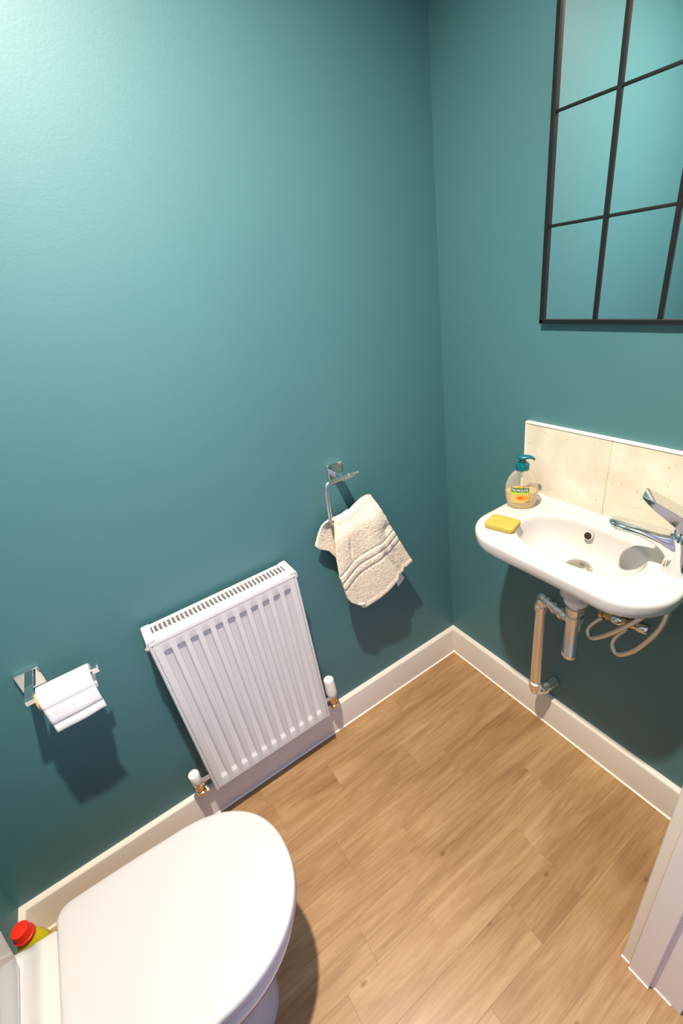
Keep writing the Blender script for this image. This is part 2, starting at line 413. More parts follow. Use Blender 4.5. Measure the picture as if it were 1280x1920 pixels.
# front and back rails with rolled edges, end caps
def rail(y0, y1):
    pr = [(y0, RZ1 - 0.012), (y0, gz - 0.003), (y0 + 0.001 * (1 if y1 > y0 else -1), gz - 0.0008), (y0 + 0.004 * (1 if y1 > y0 else -1), gz), (y1, gz), (y1, gz - 0.004), (y0 + 0.002 * (1 if y1 > y0 else -1), gz - 0.004), (y0 + 0.002 * (1 if y1 > y0 else -1), RZ1 - 0.012)]
    gr.quadring([[(x, y, z) for y, z in pr] for x in (R0 + 0.004, R1 - 0.004)], True, True)
rail(RF - 0.0008, RF + 0.0205); rail(RB, RB - 0.012)
for xa, sx in ((R0, 1), (R1, -1)):
    pr = [(xa - sx * 0.001, RZ1 - 0.016), (xa - sx * 0.001, gz - 0.006), (xa + sx * 0.001, gz - 0.001), (xa + sx * 0.005, gz + 0.0004), (xa + sx * 0.021, gz + 0.0004), (xa + sx * 0.021, gz - 0.004), (xa + sx * 0.002, gz - 0.005), (xa + sx * 0.002, RZ1 - 0.016)]
    gr.quadring([[(x, y, z) for x, z in pr] for y in (RF - 0.0012, RB + 0.001)], True, True)
grille = gr.build('top_grille', M_RAD, parent=rad, angle=25)
NS = 33
for k in range(NS):
    x = R0 + 0.027 + (R1 - R0 - 0.054) * k / (NS - 1)
    hw = 0.0020
    MB().quadring([[(x - hw, RF + 0.020, gz - 0.0002), (x + hw, RF + 0.020, gz - 0.0002), (x + hw, RF + 0.020, gz - 0.0045), (x - hw, RF + 0.020, gz - 0.0045)],
                   [(x - hw, RB - 0.0125, gz - 0.0002), (x + hw, RB - 0.0125, gz - 0.0002), (x + hw, RB - 0.0125, gz - 0.0045), (x - hw, RB - 0.0125, gz - 0.0045)]], True, True).build('slat', M_RAD, parent=grille, smooth=False)
cv = MB()
for k in range(24):
    x = R0 + 0.02 + (R1 - R0 - 0.04) * k / 23
    cv.box((x - 0.001, RF + 0.022, RZ0 + 0.05), (x + 0.001, RB - 0.012, RZ1 - 0.035))
cv.box((R0 + 0.012, RB - 0.012, RZ0 + 0.02), (R1 - 0.012, RB - 0.008, RZ1 - 0.02))
cv.box((R0 + 0.012, RF + 0.021, RZ1 - 0.03), (R1 - 0.012, RB - 0.001, RZ1 - 0.026))
cv.box((R0 + 0.012, RB - 0.004, RZ1 - 0.028), (R1 - 0.012, RB - 0.001, RZ1 - 0.008))
cv.build('convector_fins', M_RAD, parent=rad, smooth=False)
for bx in (R0 + 0.09, R1 - 0.09): MB().box((bx - 0.015, RB - 0.009, RZ0 + 0.06), (bx + 0.015, 0.0, RZ1 - 0.06)).build('bracket', M_RAD, parent=rad, smooth=False)
# bleed plug
MB().lathe([(0.007, 0), (0.007, 0.004), (0.0045, 0.004), (0.0045, 0.007), (0.002, 0.007)], (R0, -0.055, RZ1 - 0.035), (-1, 0, 0), 12).build('bleed_plug', M_COPPER, parent=rad)
# thermostatic valve on the right, lockshield on the left
def valve(x, y, zb, head, side):
    z = RZ0 + 0.036
    b = MB()
    b.lathe([(0.009, 0), (0.013, 0.0), (0.013, 0.012), (0.011, 0.012), (0.011, 0.03), (0.0145, 0.03), (0.0145, 0.042), (0.010, 0.042), (0.010, 0.05)], (x, y, z - 0.026), n=6 if False else 20)
    xe = R1 if side > 0 else R0
    b.lathe([(0.010, -0.012), (0.010, 0.004), (0.0145, 0.004), (0.0145, 0.016), (0.009, 0.016), (0.009, abs(x - xe))], (x, y, z), (-side, 0, 0), 6)
    b.lathe([(0.0145, 0), (0.0145, 0.014), (0.0105, 0.016), (0.0105, 0.03)], (x, y, z - 0.05), n=6)
    b.tube([(x, y, z - 0.040), (x, y + 0.02, z - 0.042), (x, -0.002, z - 0.042)], 0.0075, 16)
    v = b.build('valve_body', M_COPPER, parent=rad, angle=30)
    h = MB()
    if head == 'trv':
        n = 24; rings = []
        for r, hh in ((0.017, 0.0), (0.0185, 0.004), (0.0185, 0.02), (0.0170, 0.062), (0.0160, 0.068), (0.0125, 0.0705)):
            rings.append([(x + math.cos(2 * PI * k / n) * r * (1 if hh < 0.018 or hh > 0.065 or k % 3 else 0.95), y + math.sin(2 * PI * k / n) * r * (1 if hh < 0.018 or hh > 0.065 or k % 3 else 0.95), zb + hh) for k in range(n)])
        h.quadring(rings, True, True)
    else:
        h.lathe([(0.0135, 0.0), (0.0145, 0.002), (0.0155, 0.036), (0.0145, 0.038), (0.0135, 0.0385)], (x, y, zb), n=28)
    h.build('valve_cap', M_WHITEPL, parent=v, angle=30)
valve(-0.6065, -0.052, 0.2365, 'trv', 1)
valve(-1.0760, -0.052, 0.2280, 'cap', -1)

# ------------------------------------------------------------------ towel ring + towel
tr = thing('towel_ring', (-0.428, -0.005, 0.945), 'chrome square towel ring with open arm fixed to the teal wall', 'towel ring')
MB().box((-0.4515, -0.008, 0.951), (-0.4015, 0.0, 0.999)).build('wall_plate', M_CHROME, parent=tr, bevel=0.002)
MB().box((-0.440, -0.062, 0.964), (-0.414, -0.006, 0.980)).build('post', M_CHROME, parent=tr, bevel=0.0015)
ry = -0.062
path = [(-0.388, ry, 0.9735), (-0.47, ry, 0.9755)]
for k in range(1, 9):
    a = k / 8 * PI / 2; path.append((-0.480 - 0.016 * math.sin(a), ry, 0.9595 + 0.016 * math.cos(a)))
path += [(-0.4985, ry, 0.864)]
for k in range(1, 9):
    a = k / 8 * PI / 2; path.append((-0.4985 + 0.014 * (1 - math.cos(a)), ry, 0.864 - 0.014 * math.sin(a)))
path += [(-0.345, ry, 0.850)]
MB().tube(path, 0.0055, 14).build('ring_arm', M_SATIN, parent=tr)
MB().lathe([(0.0075, 0), (0.0075, 0.014)], (-0.420, ry, 0.9745), (1, 0, 0), 16).build('arm_collar', M_CHROME, parent=tr)

tw = thing('hand_towel', (-0.41, -0.06, 0.53), 'cream terry hand towel with ribbed bands hung over the chrome ring', 'towel')
FL = [(0, -0.489, 0.868), (0.16, -0.508, 0.815), (0.32, -0.516, 0.764), (0.53, -0.519, 0.700), (0.77, -0.508, 0.625), (1, -0.482, 0.560)]
FR = [(0, -0.362, 0.894), (0.25, -0.336, 0.828), (0.62, -0.2955, 0.729), (1, -0.249, 0.617)]
FT = [(0, -0.003), (0.15, -0.010), (0.3, -0.012), (0.45, -0.0095), (0.52, -0.012), (0.7, -0.004), (0.82, 0.002), (1, 0.0)]
BL = [(0, -0.489, 0.868), (0.12, -0.508, 0.856), (0.5, -0.528, 0.825), (1, -0.545, 0.790)]
BR = [(0, -0.362, 0.894), (1, -0.285, 0.600)]
BB = [(0, 0.0), (0.03, -0.010), (0.14, -0.006), (0.22, -0.03), (0.30, -0.14), (0.38, -0.185), (0.5, -0.165), (0.7, -0.105), (0.85, -0.06), (1, 0.0)]
def towel(u, v):
    s = u
    if v < 0.34:                                  # back layer, bottom -> top
        t = 1 - v / 0.34
        l = interp(BL, t); r = interp(BR, t)
        x = l[0] + (r[0] - l[0]) * s; z = l[1] + (r[1] - l[1]) * s
        z += interp(BB, s)[0] * t * t * 0.98
        z += (1 - t) ** 4 * interp(FT, s)[0]
        y = -0.050 + 0.012 * sm(t * 3) + 0.004 * math.sin(s * 9 + t * 2) * t
        y += -0.020 * max(0, 1 - t * 40) + 0.004 * sm(t * 20)
    else:
        t = (v - 0.34) / 0.66
        l = interp(FL, t); r = interp(FR, t)
        bow = 0.010 * math.sin(PI * s) * (t > 0)
        x = l[0] + (r[0] - l[0]) * s; z = l[1] + (r[1] - l[1]) * s
        z += (1 - t) ** 3 * interp(FT, s)[0] - t ** 2 * 0.034 * sm(min(1, (1 - s) * 3.2)) * (0.35 + 0.65 * math.sin(PI * min(1, s * 1.6)))
        y = -0.070 - 0.014 * sm(min(1, t * 5)) - 0.010 * t
        # folds: pinched vertical pleats below, a soft bunch at the upper right
        y += -0.008 * math.sin(s * 8.5 + 1.0 + t * 1.6) * sm(t * 1.4)
        y += 0.010 * math.exp(-((s - 0.66 - 0.10 * t) / 0.05) ** 2) * sm((t - 0.50) * 5)
        y += 0.009 * math.exp(-((s - 0.84 - 0.02 * t) / 0.035) ** 2) * sm((t - 0.55) * 5)
        y += 0.007 * math.exp(-((s - 0.28) / 0.03) ** 2) * math.exp(-((t - 0.36) / 0.10) ** 2)
        y += -0.010 * math.exp(-((s - 0.8) / 0.12) ** 2 - ((t - 0.25) / 0.16) ** 2)
        y += 0.010 * math.exp(-((s - 0.92) / 0.06) ** 2 - ((t - 0.42) / 0.05) ** 2)
        # woven bands
        tb = t + 0.10 * (s - 0.5) * 0.4 + 0.028 * math.sin(s * 5.0)
        for c in (0.505, 0.585, 0.665):
            y += 0.0042 * math.exp(-((tb - c) / 0.010) ** 2)
        y += -0.0016 * (0.5 < tb < 0.67)
        if t > 0.965: y -= 0.002
        rr_ = max(0, 1 - s * 6) * max(0, (t - 0.80) / 0.20)
        x += 0.030 * rr_ * rr_; z += 0.020 * rr_ * rr_
    # terry pile
    q = math.sin(u * 311.7 + v * 731.3) * 43758.5453; q -= math.floor(q)
    y += (q - 0.5) * 0.0016; z += (q - 0.5) * 0.0012
    return (x, y, z)
tc = MB().grid(towel, 72, 140).build('cloth', M_TERRY, parent=tw, angle=180, recalc=False)
sd = tc.modifiers.new('thick', 'SOLIDIFY'); sd.thickness = 0.006; sd.offset = 0
MB().prism([(-0.3068, -0.047, 0.575), (-0.2775, -0.047, 0.575), (-0.2575, -0.050, 0.5315), (-0.288, -0.052, 0.512)], (0, 0.0012, 0)).build('care_tag', mat('white_tag_cloth', lin(238, 232, 224), rough=0.8), parent=tw, smooth=False)

# ------------------------------------------------------------------ toilet roll holder + roll
tp = thing('toilet_roll_holder', (-1.28, -0.004, 0.748), 'chrome toilet roll holder with square plate on the teal wall', 'roll holder')
MB().box((-1.3055, -0.009, 0.749), (-1.2555, 0.0, 0.797)).build('wall_plate', M_CHROME, parent=tp, bevel=0.0015)
MB().box((-1.2915, -0.076, 0.764), (-1.2735, -0.008, 0.7775)).build('post', M_CHROME, parent=tp, bevel=0.001)
MB().box((-1.2915, -0.083, 0.7645), (-1.1445, -0.0705, 0.777)).build('bar', M_CHROME, parent=tp, bevel=0.001)
MB().box((-1.1475, -0.083, 0.776), (-1.1430, -0.0705, 0.784)).build('bar_lip', M_CHROME, parent=tp, bevel=0.001)
rl = thing('toilet_roll', (-1.212, -0.077, 0.69), 'nearly finished white toilet roll with loose sheet hanging from the holder', 'toilet roll')
rc = Vector((0, -0.077, 0.7595)); X0, X1 = -1.2655, -1.1615
m = MB(); n = 36
def circ(x, r): return [(x, rc.y + r * math.cos(2 * PI * k / n), rc.z + r * math.sin(2 * PI * k / n)) for k in range(n)]
m.quadring([circ(X0, 0.0198), circ(X0, 0.0285), circ(X1, 0.0285), circ(X1, 0.0198), circ(X0, 0.0198)])
m.build('paper', M_PAPER, parent=rl, angle=50)
XC0, XC1 = X0 - 0.0065, X1 - 0.012
m = MB(); m.quadring([circ(XC0, 0.0186), circ(XC0, 0.0198), circ(XC1, 0.0198), circ(XC1, 0.0186), circ(XC0, 0.0186)])
m.build('core', M_CARD, parent=rl, angle=50)
sp = []
for k in range(13):
    a = PI * (0.35 + 0.72 * k / 12); sp.append((rc.y - 0.0295 * math.sin(a) if False else rc.y + 0.0295 * math.cos(a), rc.z + 0.0295 * math.sin(a)))
tail = [(-0.1072, 0.742), (-0.1078, 0.732), (-0.1085, 0.722), (-0.1080, 0.714), (-0.1055, 0.709), (-0.1070, 0.704), (-0.1085, 0.697), (-0.1080, 0.688)]
prof = sp + tail
def sheet(u, v):
    i = v * (len(prof) - 1); k = min(int(i), len(prof) - 2); f = i - k
    y = prof[k][0] * (1 - f) + prof[k + 1][0] * f; z = prof[k][1] * (1 - f) + prof[k + 1][1] * f
    w = max(0, (v - 0.6) / 0.4)
    z -= w * 0.004 * (1 - u); y += w * 0.0012 * math.sin(u * 7 + 1)
    return (X0 + 0.0005 + (X1 - X0 - 0.001) * u, y, z)
o = MB().grid(sheet, 20, 60).build('loose_sheet', M_PAPER, parent=rl, angle=60, recalc=False)
sd = o.modifiers.new('thick', 'SOLIDIFY'); sd.thickness = 0.001; sd.offset = 0

# ------------------------------------------------------------------ splashback
spb = thing('splashback', (-0.005, -0.535, 0.858), 'low cream stone-effect tile splashback above the hand basin', 'splashback')
SZ0, SZ1 = 0.852, 1.0525
for ya, yb in ((-0.3115, -0.5335), (-0.5350, -0.7585)):
    MB().box((-0.0095, yb, SZ0), (-0.0005, ya, SZ1 - 0.003)).build('tile', M_TILE, parent=spb, bevel=0.0008)
MB().box((-0.0075, -0.5350, SZ0), (-0.001, -0.5335, SZ1 - 0.003)).build('grout_line', mat('cream_grout', lin(216, 202, 168), rough=0.9), parent=spb, smooth=False)
t = MB(); t.box((-0.0115, -0.7600, SZ1 - 0.0045), (0, -0.3085, SZ1)); t.box((-0.0112, -0.3115, SZ0), (0, -0.3085, SZ1 - 0.002)); t.box((-0.0112, -0.7605, SZ0), (0, -0.7585, SZ1 - 0.002))
t.build('edge_trim', M_WHITEPL, parent=spb, bevel=0.0008)

# ------------------------------------------------------------------ hand basin
bs = thing('hand_basin', (-0.13, -0.55, 0.70), 'small white ceramic wall-hung hand basin with rounded corners', 'basin')
BX, BY, BZ = -0.135, -0.552, 0.85
NB = 120
def rrect(x0, x1, y0, y1, rf, rb):
    """radial distance from (BX,BY) to a rounded rectangle; rf radius of front corners (x0), rb at wall"""
    pts = []
    def arc(cx, cy, r, a0, a1, k=18):
        for i in range(k + 1):
            a = a0 + (a1 - a0) * i / k; pts.append((cx + r * math.cos(a), cy + r * math.sin(a)))
    arc(x1 - rb, y1 - rb, rb, 0, PI / 2)
    arc(x0 + rf, y1 - rf, rf, PI / 2, PI)
    arc(x0 + rf, y0 + rf, rf, PI, 1.5 * PI)
    arc(x1 - rb, y0 + rb, rb, 1.5 * PI, 2 * PI)
    return pts
def radial(pts, a):
    d = (math.cos(a), math.sin(a)); best = 0
    for p, q in zip(pts, pts[1:] + pts[:1]):
        px, py, qx, qy = p[0] - BX, p[1] - BY, q[0] - BX, q[1] - BY
        ex, ey = qx - px, qy - py; den = d[0] * ey - d[1] * ex
        if abs(den) < 1e-12: continue
        t = (px * ey - py * ex) / den; s_ = (px * d[1] - py * d[0]) / den
        if t > 0 and -1e-6 <= s_ <= 1 + 1e-6: best = max(best, t)
    return best
outl = rrect(-0.2640, -0.0005, -0.783, -0.3195, 0.088, 0.012)
# the front bows out slightly
outl = [(x - 0.016 * max(0, 1 - ((y - BY) / 0.22) ** 2) * sm((-x - 0.12) / 0.12) , y) for x, y in outl]
ang = [2 * PI * k / NB for k in range(NB)]
OR = [radial(outl, a) for a in ang]
def bowl_r(a, sx=0.084, sy=0.143, p=2.5):
    c, s_ = abs(math.cos(a)), abs(math.sin(a)); return ((c / sx) ** p + (s_ / sy) ** p) ** (-1 / p)
BR_ = [bowl_r(a) for a in ang]
DRX = 0.020      # drain sits a little towards the wall of the bowl centre
rings = []
def ring(fn, z):
    rings.append([(BX + fn(i)[0] * math.cos(a), BY + fn(i)[0] * math.sin(a), z + fn(i)[1]) for i, a in enumerate(ang)])
dc = (BX + 0.014, BY - 0.002)
def ringd(rad_, z, k):     # bowl rings drift towards the drain centre by k
    rings.append([(BX + (dc[0] - BX) * k + rad_(i) * math.cos(a), BY + (dc[1] - BY) * k + rad_(i) * math.sin(a), z) for i, a in enumerate(ang)])
ringd(lambda i: 0.020, 0.7640, 1)
ringd(lambda i: 0.030, 0.7650, 1)
for w_, z in ((0.30, 0.7675), (0.50, 0.7725), (0.66, 0.7800), (0.78, 0.7900), (0.87, 0.8040), (0.93, 0.8210), (0.965, 0.8340)):
    ringd(lambda i: 0.030 + (BR_[i] - 0.030) * w_, z, 1 - w_)
for e, z in ((-0.0015, 0.8430), (0.002, 0.8470), (0.007, 0.8490), (0.013, 0.8497)):
    ringd(lambda i: BR_[i] + e, z, 0)
def mix(i, k): return BR_[i] + 0.013 + (OR[i] - 0.009 - BR_[i] - 0.013) * k
for k in (0.3, 0.6, 0.85):
    ringd(lambda i: mix(i, k), 0.8500, 0)
for e, z in ((-0.009, 0.8500), (-0.005, 0.8493), (-0.002, 0.8473), (-0.0003, 0.8440), (0.0, 0.8400), (-0.0005, 0.830), (-0.0025, 0.820), (-0.006, 0.8135)):
    ringd(lambda i: OR[i] + e, z, 0)
for w_, z in ((0.07, 0.806), (0.15, 0.797), (0.26, 0.787), (0.40, 0.776), (0.56, 0.764), (0.72, 0.752), (0.86, 0.741), (0.95, 0.730), (1.0, 0.716), (1.0, 0.690)):
    ringd(lambda i: OR[i] - 0.006 + (0.034 - OR[i] + 0.006) * w_, z, w_)
bb = MB(); bb.quadring(rings, True, True)
basin = bb.build('ceramic_body', M_CERAMIC, parent=bs, angle=60)
# raised back lip against the splashback
MB().quadring([[(-0.0005, y, 0.846), (-0.0005, y, 0.8585), (-0.012, y, 0.8585), (-0.018, y, 0.8565), (-0.026, y, 0.8515), (-0.034, y, 0.8495), (-0.034, y, 0.846)] for y in (-0.775, -0.330)], True, True).build('back_ledge', M_CERAMIC, parent=bs, angle=50)
# overflow, waste plug
M_PLUG = mat('worn_chrome', (0.50, 0.48, 0.43, 1), rough=0.28, metal=1.0)
oc = Vector((-0.0605, -0.536, 0.8215)); od = Vector((-1, 0, 0.35)).normalized()
MB().lathe([(0.0005, -0.004), (0.0085, -0.004), (0.0098, -0.001), (0.0098, 0.001), (0.0090, 0.0018)], oc, od, 24, cap=True).build('overflow_hole', M_DARK, parent=bs)
MB().lathe([(0.0088, 0.001), (0.0092, 0.0024), (0.0108, 0.0018), (0.0112, 0.000), (0.0108, -0.003)], oc, od, 24, cap=False).build('overflow_ring', M_CERAMIC, parent=bs)
MB().lathe([(0.031, 0.0), (0.0315, 0.002), (0.030, 0.0035), (0.024, 0.0035), (0.0235, 0.002), (0.0, 0.002)], (dc[0], dc[1], 0.7635), n=36, cap=False).build('waste_flange', M_PLUG, parent=bs)
MB().lathe([(0.028, 0.0), (0.030, 0.004), (0.027, 0.0075), (0.014, 0.0105), (0.0, 0.011)], (dc[0], dc[1], 0.7660), n=36, cap=False).build('waste_plug', M_PLUG, parent=bs)

# ------------------------------------------------------------------ mixer tap
TX, TY, TZ = -0.099, -0.7425, 0.8502
TK = 1.14
tap = thing('mixer_tap', (TX, TY, TZ), 'chrome single-lever mixer tap standing on the basin corner', 'tap')
sdir = Vector((-0.30, 0.954, 0)).normalized(); sper = Vector((sdir.y, -sdir.x, 0))
def tpnt(f, p, z): return Vector((TX, TY, TZ)) + sdir * (f * 1.02) + sper * (p * TK * 1.06) + Vector((0, 0, z * 1.02))
b = MB(); n = 32; rings = []
for z, rf, rp, off in ((0, 0.0262, 0.0245, 0), (0.006, 0.0255, 0.024, 0), (0.03, 0.0235, 0.0225, 0), (0.055, 0.0222, 0.0215, 0), (0.072, 0.0225, 0.0215, 0), (0.080, 0.0222, 0.0212, 0), (0.084, 0.0205, 0.0195, 0)):
    rings.append([tpnt(off + TK * rf * math.cos(2 * PI * k / n), rp * math.sin(2 * PI * k / n), z) for k in range(n)])
b.quadring(rings, True, True)
b.build('body', M_CHROME, parent=tap)
# spout: section swept along sdir, arching out of the body
b = MB(); rings = []
for f, zt, h, wv in ((0.0, 0.078, 0.064, 0.0200), (0.016, 0.0785, 0.060, 0.0198), (0.026, 0.0785, 0.046, 0.0193), (0.036, 0.079, 0.032, 0.0190), (0.050, 0.0805, 0.0240, 0.0186), (0.070, 0.083, 0.0180, 0.0176), (0.095, 0.0855, 0.0172, 0.0172), (0.112, 0.087, 0.0168, 0.0160), (0.122, 0.0870, 0.0150, 0.0125), (0.127, 0.0858, 0.0100, 0.0075)):
    sec = []
    for k in range(20):
        a = 2 * PI * k / 20; c, s_ = math.cos(a), math.sin(a)
        px = wv * math.copysign(abs(c) ** 0.65, c); pz = zt - h / 2 + h / 2 * math.copysign(abs(s_) ** 0.65, s_)
        sec.append(tpnt(f, px, pz))
    rings.append(sec)
b.quadring(rings, True, True); b.build('spout', M_CHROME, parent=tap, angle=50)
MB().lathe([(0.009, 0.0), (0.0095, 0.004), (0.0095, 0.012)], tpnt(0.110, 0, 0.066), n=20).build('aerator', M_CHROME, parent=tap)
# neck + wedge lever
MB().lathe([(0.0215, 0.0), (0.0215, 0.010), (0.0200, 0.014)], tpnt(0, 0, 0.083), n=32).build('cartridge_cap', M_CHROME, parent=tap)
lv = MB()
def sec(f, z0, z1, wv): return [tpnt(f, -wv, z0), tpnt(f, wv, z0), tpnt(f, wv * 0.96, z1), tpnt(f, -wv * 0.96, z1)]
lv.quadring([sec(-0.024, 0.094, 0.102, 0.015), sec(-0.012, 0.0935, 0.113, 0.0195), sec(0.010, 0.0935, 0.124, 0.0195), sec(0.022, 0.104, 0.130, 0.0185), sec(0.045, 0.121, 0.1415, 0.0180), sec(0.066, 0.139, 0.1515, 0.0175), sec(0.078, 0.1505, 0.1565, 0.0165)], True, True)
lv.build('lever', M_CHROME, parent=tap, bevel=0.0015, angle=35)

# ------------------------------------------------------------------ trap and waste pipe
WX, WY = dc[0] + 0.004, dc[1] - 0.004
ws = thing('bottle_trap', (WX, WY, 0.47), 'chrome bottle trap and waste pipe under the hand basin', 'waste trap')
M_WASTE = mat('waste_chrome', (0.90, 0.86, 0.82, 1), rough=0.36, metal=1.0)
MB().lathe([(0.028, 0.0), (0.028, 0.014), (0.022, 0.018), (0.022, 0.022)], (WX, WY, 0.664), n=24).build('back_nut', M_WHITEPL, parent=ws)
MB().tube([(WX, WY, 0.67), (WX, WY, 0.61)], 0.0165, 24).build('tail_pipe', M_WASTE, parent=ws)
MB().lathe([(0.0165, 0.0), (0.0225, 0.001), (0.0225, 0.016), (0.0165, 0.018)], (WX, WY, 0.632), n=12).build('tail_nut', M_WASTE, parent=ws, angle=25)
MB().lathe([(0.010, -0.002), (0.0175, 0.0), (0.0195, 0.004), (0.0195, 0.016), (0.0180, 0.018), (0.0180, 0.122), (0.0215, 0.124), (0.0215, 0.142), (0.0165, 0.146)], (WX, WY, 0.478), n=28).build('trap_bottle', M_WASTE, parent=ws)
PX, PY = -0.080, -0.442
d = Vector((PX - WX, PY - WY, 0)); Ld = d.length; d.normalize()
MB().lathe([(0.0125, 0.010), (0.0125, Ld)], (WX, WY, 0.598), (d.x, d.y, -0.10), 20).build('outlet_pipe', M_WASTE, parent=ws)
for q in (0.030, 0.056, 0.084): MB().lathe([(0.0125, 0), (0.0175, 0.001), (0.0175, 0.012), (0.0125, 0.014)], Vector((WX, WY, 0.598 - 0.1 * q)) + d * q, (d.x, d.y, -0.1), 14).build('coupling_nut', M_WASTE, parent=ws, angle=25)
el = [(PX - d.x * 0.02, PY - d.y * 0.02, 0.589), (PX - d.x * 0.006, PY - d.y * 0.006, 0.587), (PX, PY, 0.580), (PX, PY, 0.56)]
MB().tube(catmull(el, 6), 0.0160, 20).build('elbow', M_WASTE, parent=ws)
MB().lathe([(0.0165, 0), (0.0195, 0.001), (0.0195, 0.018), (0.0165, 0.020)], (PX, PY, 0.540), n=14).build('coupling_nut', M_WASTE, parent=ws, angle=25)
MB().tube([(PX, PY, 0.565), (PX, PY, 0.232)], 0.0158, 24).build('down_pipe', M_WASTE, parent=ws)
MB().lathe([(0.0165, 0), (0.0200, 0.001), (0.0200, 0.020), (0.0165, 0.022)], (PX, PY, 0.226), n=14).build('coupling_nut', M_WASTE, parent=ws, angle=25)
MB().tube(catmull([(PX, PY, 0.235), (PX, PY, 0.215), (PX + 0.006, PY - 0.001, 0.203), (PX + 0.02, PY - 0.004, 0.199), (PX + 0.045, PY - 0.010, 0.200), (0, PY - 0.016, 0.204)], 6), 0.0160, 20).build('wall_elbow', M_WASTE, parent=ws)
MB().lathe([(0.0165, 0), (0.0200, 0.001), (0.0200, 0.016), (0.0165, 0.018)], (PX + 0.020, PY - 0.0045, 0.1995), (1, -0.2, 0.03), 14).build('coupling_nut', M_WASTE, parent=ws, angle=25)

# ------------------------------------------------------------------ flexible hoses with isolation valves
M_HOSE = mat('braided_hose', (0.75, 0.72, 0.68, 1), rough=0.3, metal=1.0, bump=0.5, bscale=700)
def hose(pts, vp, label):
    v = Vector(vp)
    t = thing('water_hose', (v.x, v.y, v.z - 0.1), label, 'hose', 'supply hoses under the basin')
    MB().tube(catmull(pts, 10), 0.0062, 14).build('braided_tube', M_HOSE, parent=t)
    ax = Vector((0.10, -1, 0.10)).normalized()
    MB().lathe([(0.0075, -0.022), (0.0095, -0.021), (0.0095, -0.012), (0.0075, -0.011), (0.0075, -0.004), (0.0105, -0.003), (0.0105, 0.010), (0.008, 0.011)], v, ax, 6).build('brass_fitting', M_BRASS, parent=t, angle=25)
    MB().lathe([(0.008, 0.010), (0.0125, 0.011), (0.0135, 0.016), (0.0135, 0.028), (0.0115, 0.033)], v, ax, 20).build('valve_knob', M_CHROME, parent=t)
    MB().tube([v + Vector((0.004, 0.002, 0)), Vector((0.0, v.y + 0.002, v.z + 0.02))], 0.0072, 14).build('supply_pipe', M_COPPER, parent=t)
hose([(-0.085, -0.610, 0.628), (-0.092, -0.592, 0.600), (-0.098, -0.586, 0.577), (-0.104, -0.600, 0.566), (-0.108, -0.625, 0.590), (-0.112, -0.662, 0.640), (-0.110, -0.70, 0.70), (-0.104, -0.728, 0.755)],
     (-0.082, -0.622, 0.638), 'braided water hose looping nearer the bottle trap under the basin')
hose([(-0.085, -0.668, 0.634), (-0.092, -0.652, 0.600), (-0.098, -0.650, 0.574), (-0.104, -0.668, 0.562), (-0.108, -0.700, 0.600), (-0.106, -0.728, 0.660), (-0.102, -0.742, 0.71), (-0.098, -0.745, 0.765)],
     (-0.082, -0.677, 0.650), 'braided water hose hanging in the larger loop below the tap')

# ------------------------------------------------------------------ soap dispenser
dx, dy, dz = -0.0830, -0.3600, 0.8497
ds = thing('soap_dispenser', (dx, dy, dz), 'clear pump bottle of yellow hand soap with teal pump on the basin', 'soap bottle')
nrm = Vector((-0.80, -0.60, 0)).normalized(); tan = Vector((nrm.y, -nrm.x, 0)) * 1.0
if tan.dot(Vector((0.6, -0.8, 0))) < 0: tan = -tan          # reading direction, to the right for someone facing the label
BP = [(0.0, 0.026, 0.0165), (0.002, 0.0285, 0.0185), (0.008, 0.0315, 0.0205), (0.022, 0.0350, 0.0225), (0.042, 0.0368, 0.0232), (0.060, 0.0350, 0.0222), (0.076, 0.0295, 0.0198), (0.087, 0.0215, 0.0170), (0.093, 0.0150, 0.0145), (0.097, 0.0128, 0.0128), (0.104, 0.0125, 0.0125)]
KB = 1.10
BP = [(h * KB, a * KB, b * KB) for h, a, b in BP]
def bsec(h, off=0.0, n=40):
    a, b = interp(BP, h); a += off; b += off
    return [Vector((dx, dy, dz + h)) + tan * (a * math.cos(2 * PI * k / n)) + nrm * (b * math.sin(2 * PI * k / n)) for k in range(n)]
hs = [KB * h for h in [0, 0.002, 0.005, 0.008, 0.015, 0.022, 0.032, 0.042, 0.052, 0.060, 0.068, 0.076, 0.082, 0.087, 0.090, 0.093, 0.097, 0.104]]
MB().quadring([bsec(h) for h in hs], True, True).build('bottle', M_CLEAR, parent=ds, angle=60)
MB().quadring([bsec(KB * h, -0.0014) for h in [0.0015, 0.004, 0.008, 0.015, 0.022, 0.028, 0.034, 0.042, 0.0425]], True, True).build('liquid', M_LIQ, parent=ds, angle=50)
MB().tube([(dx, dy, dz + 0.006), (dx, dy, dz + 0.10)], 0.003, 10).build('dip_tube', M_WHITEPL, parent=ds)
c = MB(); n = 24
c.lathe([(0.0140, 0.0), (0.0165, 0.001), (0.0168, 0.012), (0.0150, 0.016), (0.0080, 0.017), (0.0070, 0.019), (0.0062, 0.019), (0.0062, 0.030)], (dx, dy, dz + 0.107), n=24)
c.build('pump_collar', M_TEALPL, parent=ds, angle=35)
nd = (tan * 0.95 + nrm * 0.25).normalized(); nv = nd.cross(Vector((0, 0, 1)))
hd = MB(); rings = []
